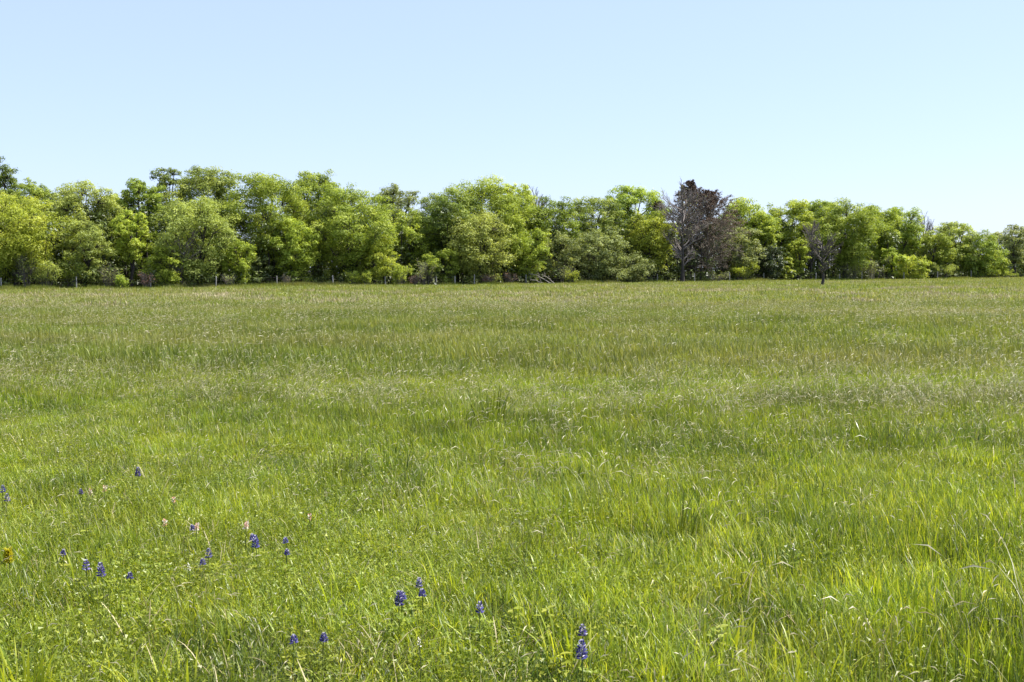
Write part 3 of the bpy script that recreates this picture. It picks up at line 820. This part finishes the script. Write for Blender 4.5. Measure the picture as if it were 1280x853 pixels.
def scatter(name, meshes, xy, scl, idx, label, cat, rz=None, zoff=0.0, tilt=.06):
    """one stuff object: tufts placed by geometry nodes on its vertices"""
    col = bpy.data.collections.new(name + '_sources')
    for k, me in enumerate(meshes):
        o = bpy.data.objects.new(me.name.split('.')[0] + '_%02d' % k, me); col.objects.link(o)
    n = len(xy)
    me = bpy.data.meshes.new(name)
    co = np.column_stack([xy, hz(xy[:, 0], xy[:, 1]) + zoff]).astype(np.float32)
    me.vertices.add(n); me.vertices.foreach_set('co', co.ravel())
    rot = np.column_stack([rng.normal(0, tilt, n), rng.normal(0, tilt, n), rng.uniform(0, 6.28, n) if rz is None else rz]).astype(np.float32)
    a = me.attributes.new('rot', 'FLOAT_VECTOR', 'POINT'); a.data.foreach_set('vector', rot.ravel())
    if scl.ndim == 1: scl = np.column_stack([scl, scl, scl])
    a = me.attributes.new('scl', 'FLOAT_VECTOR', 'POINT'); a.data.foreach_set('vector', scl.astype(np.float32).ravel())
    a = me.attributes.new('idx', 'INT', 'POINT'); a.data.foreach_set('value', idx.astype(np.int32))
    o = link(name, me)
    g = bpy.data.node_groups.new(name + '_scatter', 'GeometryNodeTree')
    g.interface.new_socket('Geometry', in_out='INPUT', socket_type='NodeSocketGeometry')
    g.interface.new_socket('Geometry', in_out='OUTPUT', socket_type='NodeSocketGeometry')
    N = g.nodes; gi = N.new('NodeGroupInput'); go = N.new('NodeGroupOutput')
    ci = N.new('GeometryNodeCollectionInfo'); ci.inputs['Collection'].default_value = col
    ci.inputs['Separate Children'].default_value = True; ci.inputs['Reset Children'].default_value = True
    ip = N.new('GeometryNodeInstanceOnPoints'); ip.inputs['Pick Instance'].default_value = True

    def na(nm, ty):
        x = N.new('GeometryNodeInputNamedAttribute'); x.data_type = ty; x.inputs['Name'].default_value = nm
        return x.outputs['Attribute']
    e2r = N.new('FunctionNodeEulerToRotation')
    L = g.links
    L.new(gi.outputs[0], ip.inputs['Points']); L.new(ci.outputs[0], ip.inputs['Instance'])
    L.new(na('idx', 'INT'), ip.inputs['Instance Index'])
    L.new(na('rot', 'FLOAT_VECTOR'), e2r.inputs[0]); L.new(e2r.outputs[0], ip.inputs['Rotation'])
    L.new(na('scl', 'FLOAT_VECTOR'), ip.inputs['Scale'])
    L.new(ip.outputs[0], go.inputs[0])
    md = o.modifiers.new('scatter', 'NODES'); md.node_group = g
    tag(o, label, cat, kind='stuff')
    return o


def wedge(y0, y1, step, margin=3.5, slope=.60):
    """jittered spots over the part of the meadow in view, y0..y1 metres ahead"""
    pts = []
    y = y0
    while y < y1:
        wdt = slope * y + margin
        n = int(2 * wdt / step)
        pts.append(np.column_stack([np.linspace(-wdt, wdt, n) + rng.uniform(-.5, .5, n) * step, y + rng.uniform(-.5, .5, n) * step]))
        y += step
    return np.concatenate(pts)


def smooth(a, b, x):
    t = np.clip((x - a) / (b - a), 0, 1)
    return t * t * (3 - 2 * t)


def forbland(x, y):
    """1 in the low flowery corner at near left, 0 in the tall grass"""
    v = smooth(11.5, 7.5, y) * smooth(2.2, -1.2, x + .12 * (y - 5))
    return np.clip(v * 1.1 + .25 * vnoise(x / 1.6, y / 1.8, 31), 0, 1)


def gheight(x, y):
    h = 1.0 - .38 * forbland(x, y) + .20 * vnoise(x / 2.6, y / 1.9, 12) + .12 * vnoise(x / .9, y / .8, 13)
    h += .22 * smooth(9, 11.5, y) * smooth(17, 13, y) * (vnoise(x / 4.5, y / 2.0, 14) + .4)
    return np.clip(h, .4, 1.6)


r = np.random.default_rng(100)
near = [tuft_mesh(900, .34, .145, .05, .0037, r, tm=.46 + .06 * k, ts=.30, curl=.5 + .15 * k, lean=.22) for k in range(4)] + \
       [tuft_mesh(400, .32, .150, .05, .0062, r, tm=.72, curl=.5, straw=.004) for k in range(2)] + \
       [tuft_mesh(560, .32, .155, .05, .0044, r, tm=.28, curl=.5) for k in range(2)]
xy = wedge(2.4, 17, .31)
n = len(xy)
pz = vnoise(xy[:, 0] / 1.3, xy[:, 1] / 1.1, 41) + .5 * vnoise(xy[:, 0] / .45, xy[:, 1] / .4, 42)
dk = .35 * vnoise(xy[:, 0] / 5.5, xy[:, 1] / 1.8, 44)
for (cx, cy, sx, sy, am) in ((-4.6, 12.2, 3.0, .9, .35), (.3, 11.0, 1.6, .8, .4), (4.3, 10.4, 2.2, 1.1, .4), (-1.6, 8.6, .9, .5, .25), (1.2, 7.2, 1.2, .6, .2)):
    dk += am * np.exp(-((xy[:, 0] - cx) / sx) ** 2 - ((xy[:, 1] - cy) / sy) ** 2)
u = rng.random(n) + np.clip(dk, -.2, .6)
idx = np.where(u + .25 * pz < .62, rng.integers(0, 4, n), np.where(u + .25 * pz < .86, rng.integers(4, 6, n), rng.integers(6, 8, n)))
hh = gheight(xy[:, 0], xy[:, 1]) * rng.uniform(.8, 1.15, n)
scatter('meadow_grass', near, xy, np.column_stack([np.ones(n), np.ones(n), hh]), idx, 'fresh green meadow grass growing thick in the foreground', 'grass')

mid = [tuft_mesh(300, .65, .25, .06, .011, r, tm=.45 + .06 * k, curl=.7, mat='grass_far') for k in range(4)] + \
      [tuft_mesh(260, .65, .26, .06, .010, r, tm=.25, curl=.6, mat='grass_far') for k in range(2)]
xy = wedge(16.2, 52, .60)
n = len(xy)
idx = np.where(rng.random(n) + .3 * vnoise(xy[:, 0] / 5, xy[:, 1] / 3, 43) < .75, rng.integers(0, 4, n), rng.integers(4, 6, n))
hh = gheight(xy[:, 0], xy[:, 1]) * rng.uniform(.85, 1.15, n)
scatter('middle_grass', mid, xy, np.column_stack([np.ones(n), np.ones(n), hh]), idx, 'olive and green grass over the middle of the meadow', 'grass')

far = [tuft_mesh(260, 1.5, .26, .06, .03, r, tm=.5 + .05 * k, curl=.8, mat='grass_far') for k in range(4)]
xy = wedge(50, 215, 1.4, 8, .56)
pxl = xy[:, 0] / xy[:, 1] * F + 640
xy = xy[xy[:, 1] < fence_y(np.minimum(pxl, 1500)) + 6]
thin = .95 * np.exp(-((xy[:, 0] - 19) / 4) ** 2 - ((xy[:, 1] - 80) / 4) ** 2) + .6 * np.exp(-((xy[:, 0] - 30) / 12) ** 2 - ((xy[:, 1] - 83) / 3.5) ** 2) + .5 * np.exp(-((xy[:, 0] + 22) / 12) ** 2 - ((xy[:, 1] - 72) / 4) ** 2)
xy = xy[rng.random(len(xy)) > thin]
pf = rng.uniform(-150, 1420, 1500); yf = fence_y(pf) + rng.normal(.6, 1.3, 1500)
xf = np.array([col_at(a, b) for a, b in zip(pf, yf)])
zf = np.clip(1.35 + 1.1 * vnoise(xf / 2.5, yf / 2.5, 81) + rng.normal(0, .25, 1500), .6, 2.4)
n0 = len(xy); xy = np.concatenate([xy, np.column_stack([xf, yf])]); n = len(xy)
scf = np.concatenate([rng.uniform(.7, 1.2, n0), zf]); sxy = np.concatenate([np.ones(n0), np.full(1500, .6)])
scatter('distant_grass', far, xy, np.column_stack([sxy, sxy, scf]), rng.integers(0, 4, n), 'tan and green grass of the far meadow below the wood', 'grass')

# bleached patches far out
dry = [tuft_mesh(260, 1.3, .27, .05, .026, r, tm=.5, ts=.3, curl=.9, mat='straw') for k in range(2)]
xy = wedge(48, 150, 1.5, 4, .54)
pd = .10 + .38 * vnoise(xy[:, 0] / 13, xy[:, 1] / 7, 71)
for (cx, cy, sx, sy, am) in ((19, 80, 4, 4, .9), (29, 82, 13, 3.5, .5), (-22, 72, 12, 4, .5), (-2, 70, 11, 4, .35)):
    pd += am * np.exp(-((xy[:, 0] - cx) / sx) ** 2 - ((xy[:, 1] - cy) / sy) ** 2)
pxl = xy[:, 0] / xy[:, 1] * F + 640
pd *= smooth(3, 14, fence_y(np.minimum(pxl, 1500)) - xy[:, 1])
xy = xy[rng.random(len(xy)) < pd]; n = len(xy)
scatter('dry_grass', dry, xy, rng.uniform(1.0, 1.25, n), rng.integers(0, 2, n), 'tan dry patches in the far grass below the wood', 'dry grass')

# seed heads
seeds = [seed_mesh(14, .18, .30 + .05 * k, r, .006, .05 + .012 * k, 0.0) for k in range(4)] + [seed_mesh(30, .5, .44, r, .010, .11, 0.0) for k in range(3)] + [seed_mesh(22, .2, .34, r, .005, .06, 0.0)]
xy = wedge(2.8, 17, .27)
x_, y_ = xy[:, 0], xy[:, 1]
p = .30 + .25 * vnoise(x_ / 2.2, y_ / 1.6, 51) + .5 * smooth(10.3, 11.3, y_) * smooth(14, 12.2, y_) * smooth(1.5, 3.5, x_) + .3 * smooth(12.5, 13.5, y_) * smooth(16, 14.5, y_) * smooth(1, -1, x_) + .12 * smooth(6, 10, y_) - .12 * forbland(x_, y_)
xy = xy[rng.random(len(xy)) < p]
n1 = len(xy)
xy2 = wedge(16.5, 60, .75)
p2 = .30 + .5 * vnoise(xy2[:, 0] / 16, xy2[:, 1] / 4, 52) + .2 * smooth(20, 30, xy2[:, 1])
xy2 = xy2[rng.random(len(xy2)) < p2]
xy3 = wedge(9.5, 16, .17)
b3 = .75 * np.exp(-((xy3[:, 1] - 12.4 - .25 * np.sin(xy3[:, 0])) / .75) ** 2) * smooth(2.2, 4.6, xy3[:, 0]) + .22 * np.exp(-((xy3[:, 1] - 13.8 - .4 * np.sin(xy3[:, 0] * .8)) / .7) ** 2) * smooth(1.5, -.5, xy3[:, 0]) + .25 * np.exp(-((xy3[:, 1] - 12.3) / .6) ** 2) * np.exp(-((xy3[:, 0] - .8) / 1.2) ** 2)
xy3 = xy3[rng.random(len(xy3)) < b3]
xy = np.concatenate([xy, xy2, xy3]); n = len(xy)
idx = np.concatenate([rng.integers(0, 4, n1), rng.integers(4, 7, len(xy2)), np.full(len(xy3), 7)])
sc = rng.uniform(.7, 1.15, n) * np.clip(gheight(xy[:, 0], xy[:, 1]), .7, 1.25)
scatter('seeding_grass', seeds, xy, sc, idx, 'pale arching grass seed heads standing above the meadow', 'grass', rz=rng.normal(0, .9, n))

# low leafy plants among the grass
forbs = [forb_mesh(420, .24, .15, r, size=.006 + .006 * k) for k in (.6, 1, 1.4)]
xy = wedge(2.6, 13, .24)
fl = forbland(xy[:, 0], xy[:, 1])
keep = rng.random(len(xy)) < .12 + .40 * fl
xy = xy[keep]; n = len(xy)
scatter('ground_cover', forbs, xy, rng.uniform(.75, 1.3, n), rng.integers(0, 3, n), 'small-leaved low plants between the grass at near left', 'ground cover')

straws = [straw_mesh(14, .2, r) for k in range(3)]
xy = wedge(2.6, 20, .42)
keep = rng.random(len(xy)) < .42 + .3 * vnoise(xy[:, 0] / 1.4, xy[:, 1] / 1.2, 61)
xy = xy[keep]; n = len(xy)
scatter('dry_straw', straws, xy, rng.uniform(.7, 1.3, n), rng.integers(0, 3, n), 'bleached dry grass stalks scattered through the green meadow', 'straw', zoff=.06)


# ------------------------------------------------------------------ flowers
def petals(mb, c, d, L, wd, r, tint):
    """small cupped two-face petals, centre c, direction d"""
    n = len(c)
    s = norm(np.cross(d, np.array([[0, 0, 1.0]]) + r.normal(0, .2, (n, 3)))) * wd * .5
    upv = norm(np.cross(s, d)) * wd * .35
    a = c; b = c + d * L * .55 + s - upv; e = c + d * L; f = c + d * L * .55 - s - upv; m = c + d * L * .6 + upv
    V = np.stack([a, b, e, f, m], 1).reshape(-1, 3)
    k = np.arange(n)[:, None] * 5
    T = np.concatenate([k + [0, 1, 4], k + [1, 2, 4], k + [2, 3, 4], k + [3, 0, 4]])
    mb.add(V, T, np.repeat(tint, 5))


def bluebonnet_parts(seed, spike, stem):
    r = np.random.default_rng(seed)
    ms = MB(); tubes(ms, np.array([[[0, 0, 0], [.006, .004, stem * .5], [.002, .004, stem], [0, .003, stem + spike]]]), np.array([[.003, .0027, .0023, .0014]]), 5)
    mf = MB()
    rows = max(4, int(spike / .0105))
    for k in range(rows):
        t = k / (rows - 1)
        z = stem + spike * t * .93
        m = 9 if t < .7 else 6
        a = np.arange(m) / m * 6.283 + k * .5 + r.normal(0, .12, m)
        rad = (.016 + .14 * spike) * (1 - .55 * t ** 1.8)
        d = norm(np.stack([np.cos(a), np.sin(a), np.full(m, .25 + .9 * t) + r.normal(0, .15, m)], -1))
        c = np.stack([np.cos(a) * .003, np.sin(a) * .003 + .005, np.full(m, z) + r.normal(0, .0015, m)], -1)
        ti = np.clip(r.normal(.55, .24, m), .05, .86); ti[r.random(m) < .07] = .93
        petals(mf, c, d, np.full((m, 1), rad), np.full((m, 1), .011 * (1 - .3 * t)), r, ti)
    mt = MB(); a = np.arange(6) / 6 * 6.283
    petals(mt, np.tile([[0, .004, stem + spike * .92]], (6, 1)), norm(np.stack([np.cos(a) * .4, np.sin(a) * .4, np.ones(6)], -1)), np.full((6, 1), .012), np.full((6, 1), .005), r, np.full(6, .95))
    ml = MB()
    for k in range(9):
        a = r.uniform(0, 6.28); z = stem * r.uniform(.15, .75); L = r.uniform(.035, .06)
        c = np.array([math.cos(a) * L, math.sin(a) * L, z + .02])
        tubes(ml, np.array([[[0, 0, z], c]]), np.array([[.0012, .001]]), 3)
        b = np.arange(5) / 5 * 6.283 + a
        d = norm(np.stack([np.cos(b), np.sin(b), np.full(5, .25)], -1))
        petals(ml, np.tile(c, (5, 1)), d, np.full((5, 1), .026), np.full((5, 1), .010), r, np.full(5, r.uniform(.3, .8)))
    return [('stem', ms.mesh('stem', M['stem'])), ('flower_spike', mf.mesh('flower_spike', M['blue_petal'])), ('spike_tip', mt.mesh('spike_tip', M['blue_petal'])), ('leaf_whorl', ml.mesh('leaf_whorl', M['forb']))]


BB = {'large': [bluebonnet_parts(k, .064, .20) for k in (1, 11, 21)], 'medium': [bluebonnet_parts(k, .046, .20) for k in (2, 12, 22)], 'small': [bluebonnet_parts(k, .031, .20) for k in (3, 13, 23)]}
ZC = {'large': .232, 'medium': .223, 'small': .215}
BL = [
    (2, 611, 'medium', 'bluebonnet at the very left edge, the upper of two'),
    (9, 622, 'medium', 'bluebonnet near the left edge, lower right of the one at the edge'),
    (170, 590, 'large', 'farthest back bluebonnet, alone at upper left of the flowers'),
    (101, 615, 'small', 'small bluebonnet beside a pale pink flower at left'),
    (76, 691, 'small', 'small bluebonnet left of the pair of spikes at lower left'),
    (107, 707, 'medium', 'left bluebonnet of the pair at lower left'),
    (129, 712, 'large', 'right and taller bluebonnet of the pair at lower left'),
    (163, 720, 'small', 'tiny bluebonnet bud right of the pair at lower left'),
    (240, 660, 'small', 'dark bluebonnet bud touching an orange-pink flower'),
    (260, 692, 'medium', 'single bluebonnet below the orange-pink flower'),
    (252, 703, 'small', 'tiny bluebonnet low left of the single one below the orange-pink flower'),
    (321, 677, 'large', 'fullest bluebonnet spike, right of the centre of the left group'),
    (316, 671, 'small', 'short bluebonnet leaning on the left of the fullest spike'),
    (357, 676, 'small', 'upper of two stacked bluebonnets right of the fullest spike'),
    (357, 690, 'small', 'lower of two stacked bluebonnets right of the fullest spike'),
    (404, 796, 'small', 'short bluebonnet low in the foreground left of centre'),
    (367, 799, 'small', 'faded bluebonnet left of the short foreground one'),
    (497, 748, 'large', 'thick bluebonnet of the trio left of centre'),
    (504, 745, 'small', 'short bluebonnet against the thick one of the trio'),
    (523, 728, 'medium', 'upper bluebonnet of the trio left of centre'),
    (529, 742, 'small', 'right lower bluebonnet of the trio left of centre'),
    (600, 759, 'medium', 'solitary bluebonnet behind a grass blade at centre'),
    (730, 788, 'medium', 'upper bluebonnet of the nearest pair, right of centre'),
    (726, 813, 'large', 'nearest and lowest bluebonnet, right of centre'),
]
FLOWER_SPOTS = []
r = np.random.default_rng(9)
for (px, py, sz, lab) in BL:
    sc = r.uniform(.95, 1.06) if sz == 'large' else r.uniform(.84, .98)
    x, y, g = ground_at(px, py, ZC[sz] * sc)
    root = link('bluebonnet', None, loc=(x, y, g), rz=r.uniform(0, 6.28)); root.empty_display_size = .05
    root.rotation_euler = (r.normal(0, .02), r.normal(0, .02), r.uniform(0, 6.28))
    tag(root, lab, 'flower', 'bluebonnets in the near meadow')
    root.scale = [sc] * 3
    for nm, me in BB[sz][int(px) % 3]: link(nm, me, root)


def bloom_parts(seed, mat, n, L, wd, h):
    r = np.random.default_rng(seed)
    ms = MB(); tubes(ms, np.array([[[0, 0, 0], [.006, .003, h * .5], [0, 0, h]]]), np.array([[.0028, .0024, .002]]), 5)
    mf = MB(); a = np.arange(n) * 2.4
    el = np.linspace(.15, 1.4, n)
    d = norm(np.stack([np.cos(a), np.sin(a), el], -1))
    petals(mf, np.stack([np.zeros(n), np.zeros(n), h + np.linspace(-.02 if n < 50 else -.05, .01, n)], -1), d, np.full((n, 1), L) * r.uniform(.7, 1.2, (n, 1)), np.full((n, 1), wd), r, r.uniform(0, 1, n))
    ml = MB(); k = 8; b = r.uniform(0, 6.28, k)
    petals(ml, np.stack([np.zeros(k), np.zeros(k), h * r.uniform(.2, .8, k)], -1), norm(np.stack([np.cos(b), np.sin(b), np.full(k, .7)], -1)), np.full((k, 1), .06), np.full((k, 1), .010), r, np.full(k, .5))
    return [('stem', ms.mesh('stem', M['stem'])), ('petals', mf.mesh('petals', M[mat])), ('leaf_whorl', ml.mesh('leaf_whorl', M['forb']))]


PK = bloom_parts(5, 'pink_petal', 13, .025, .012, .22); PS = bloom_parts(6, 'pink_petal', 9, .020, .010, .21)
for (px, py, pt, lab) in [
    (246, 659, PK, 'orange-pink flower next to a dark bluebonnet bud'),
    (308, 657, PK, 'ragged pale pink flower above the fullest bluebonnet'),
    (387, 644, PS, 'pinkish-white flower farthest right of the pink ones'),
    (206, 651, PS, 'pale pink flower left of the orange-pink one'),
    (217, 623, PS, 'small pink flower above the pale pink one'),
    (113, 613, PS, 'pinkish-white flower right of a small bluebonnet'),
    (131, 609, PS, 'cream-pink flower farthest back among the pink ones'),
]:
    x, y, g = ground_at(px, py, .22)
    root = link('pink_wildflower', None, loc=(x, y, g), rz=r.uniform(0, 6.28)); root.empty_display_size = .05
    tag(root, lab, 'flower', 'pink wildflowers in the near meadow')
    for nm, me in pt: link(nm, me, root)

WH = bloom_parts(7, 'cream_petal', 8, .011, .007, .22)
for (px, py, lab) in [
    (72, 562, 'cream flower head far back at the left of the meadow'),
    (236, 708, 'tiny cream flower below the single bluebonnet'),
    (524, 802, 'cream flower in the foreground beside the straw tangle'),
    (630, 551, 'whitish flower head far out in the middle of the meadow'),
    (713, 563, 'whitish flower head right of the one in the middle of the meadow'),
    (992, 683, 'tiny whitish flower in the grass at right'),
]:
    x, y, g = ground_at(px, py, .22)
    root = link('white_wildflower', None, loc=(x, y, g)); root.empty_display_size = .05
    tag(root, lab, 'flower', 'whitish flowers in the meadow')
    for nm, me in WH: link(nm, me, root)

# the mustard-yellow plant at the left edge
x, y, g = ground_at(10, 692, .22)
root = link('yellow_wildflower', None, loc=(x, y, g)); root.empty_display_size = .05
tag(root, 'mustard-yellow flower head at the left edge of the foreground', 'flower')
for nm, me in bloom_parts(8, 'yellow_petal', 90, .034, .012, .22): link(nm, me, root)


# ------------------------------------------------------------------ plants that stand out from the grass
def clump(px, py, name, label, cat, mat, n, rad, h, wd, curl=.5, lean=.25, tm=.5, zc=.25, group=None):
    x, y, g = ground_at(px, py, zc)
    rr = np.random.default_rng(int(px + 7 * py))
    root = link(name, None, loc=(x, y, g)); root.empty_display_size = .05
    tag(root, label, cat, group)
    mb = MB()
    a = rr.uniform(0, 6.28, n); q = rad * np.sqrt(rr.random(n))
    blades(mb, np.cos(a) * q, np.sin(a) * q, h * rr.uniform(.55, 1.15, n), wd * rr.uniform(.6, 1.3, n), a + rr.normal(0, .8, n), np.abs(rr.normal(0, lean, n)), rr.normal(curl, .35, n), np.clip(rr.normal(tm, .18, n), 0, .92 if mat == 'grass' else 1), 5, .05)
    link('blades', mb.mesh('blades', M[mat]), root)
    return root


LU = 'dark lush grass clumps in the meadow'
clump(612, 506, 'grass_clump', 'dark broad-leaved clump standing up in the middle of the meadow', 'grass clump', 'lush', 44, .16, .50, .022, zc=.3, group=LU)
clump(575, 508, 'grass_clump', 'dark grass clump left of the broad-leaved one in mid-meadow', 'grass clump', 'lush', 90, .38, .33, .010, zc=.3, group=LU)
clump(424, 566, 'grass_clump', 'dark tufted clump left of centre, below the mid-meadow ones', 'grass clump', 'lush', 70, .24, .29, .009, group=LU)
clump(492, 566, 'grass_clump', 'dark tufted clump right beside the one left of centre', 'grass clump', 'lush', 70, .22, .29, .009, group=LU)
clump(792, 553, 'grass_clump', 'small dark tuft right of centre in the middle distance', 'grass clump', 'lush', 46, .14, .34, .009, group=LU)
clump(716, 622, 'grass_clump', 'tall glossy clump of broad blades right of centre', 'grass clump', 'lush', 70, .28, .36, .009, tm=.75, group=LU)
clump(850, 634, 'grass_clump', 'slender dark clump right of the tall glossy one', 'grass clump', 'lush', 46, .12, .38, .008, lean=.15, group=LU)
clump(1100, 535, 'grass_clump', 'dark lush clump at right below the band of pale seed heads', 'grass clump', 'lush', 130, .6, .36, .010, group=LU)
YG = 'bright blade clumps in the foreground'
for (px, py, n, lab) in [
    (30, 800, 60, 'bright broad-bladed clump in the bottom left corner'),
    (96, 690, 16, 'upright yellow-green blades left of the pair of bluebonnets'),
    (205, 800, 22, 'yellow-green blades at the bottom left, right of the corner clump'),
    (430, 700, 18, 'yellow-green blades between the stacked bluebonnets and the trio'),
    (718, 770, 26, 'yellow-green blades around the nearest bluebonnet pair'),
    (840, 800, 24, 'yellow-green blades right of the nearest bluebonnet pair'),
    (905, 760, 30, 'tall bright blades in the right half of the foreground'),
    (1015, 790, 30, 'bright blade clump at lower right'),
    (1100, 700, 24, 'bright blade clump upper right of the lower right one'),
    (1230, 790, 30, 'bright blade clump in the bottom right corner'),
    (545, 690, 16, 'slim bright blades above the trio of bluebonnets'),
]:
    clump(px, py, 'blade_clump', lab, 'grass clump', 'grass', int(n * 1.3), .14, .25, .0090, curl=.6, lean=.18, tm=.82, group=YG)
clump(475, 800, 'straw_tangle', 'tangle of bleached dry straw in the foreground below the trio of bluebonnets', 'straw', 'straw', 46, .14, .30, .0045, curl=1.2, lean=.9, zc=.16)


def weed(px, py, label):
    x, y, g = ground_at(px, py, .13)
    rr = np.random.default_rng(int(px + py))
    root = link('leafy_weed', None, loc=(x, y, g)); root.empty_display_size = .05
    tag(root, label, 'weed', 'broad-leaved weeds in the foreground')
    ms = MB(); tubes(ms, np.array([[[0, 0, 0], [.005, 0, .07], [0, 0, .14]]]), np.array([[.004, .003, .002]]), 5)
    link('stem', ms.mesh('stem', M['stem']), root)
    for k in range(9):
        a = k * 2.4 + rr.normal(0, .3); z = .06 + .08 * k / 8
        m = MB()
        L = rr.uniform(.04, .07)
        t = np.linspace(0, 1, 6); wv = np.array([.1, .8, 1, .85, .5, 0]) * .013
        cxs = t * L; up = .35 * t * L - .5 * t * t * L * .6
        V = np.concatenate([np.stack([cxs, wv, up + .004], -1), np.stack([cxs, np.zeros(6), up], -1), np.stack([cxs, -wv, up + .004], -1)])
        q = [[i, i + 1, i + 7, i + 6] for i in range(5)] + [[i + 6, i + 7, i + 13, i + 12] for i in range(5)]
        m.add(V, q, rr.uniform(.55, 1))
        lo = link('leaf', m.mesh('leaf', M['forb'], True), root, (0, 0, z)); lo.rotation_euler = (rr.normal(0, .2), 0, a)


weed(684, 764, 'yellow-green broad-leaved weed left of the bright blades near the bluebonnet pair')
weed(700, 822, 'low broad-leaved weed left of the nearest bluebonnet')
weed(108, 664, 'pale spreading weed above the pair of bluebonnets at lower left')
weed(642, 764, 'broad-leaved weed right of the solitary centre bluebonnet')
weed(896, 788, 'pale leafy weed in the grass at lower right of centre')
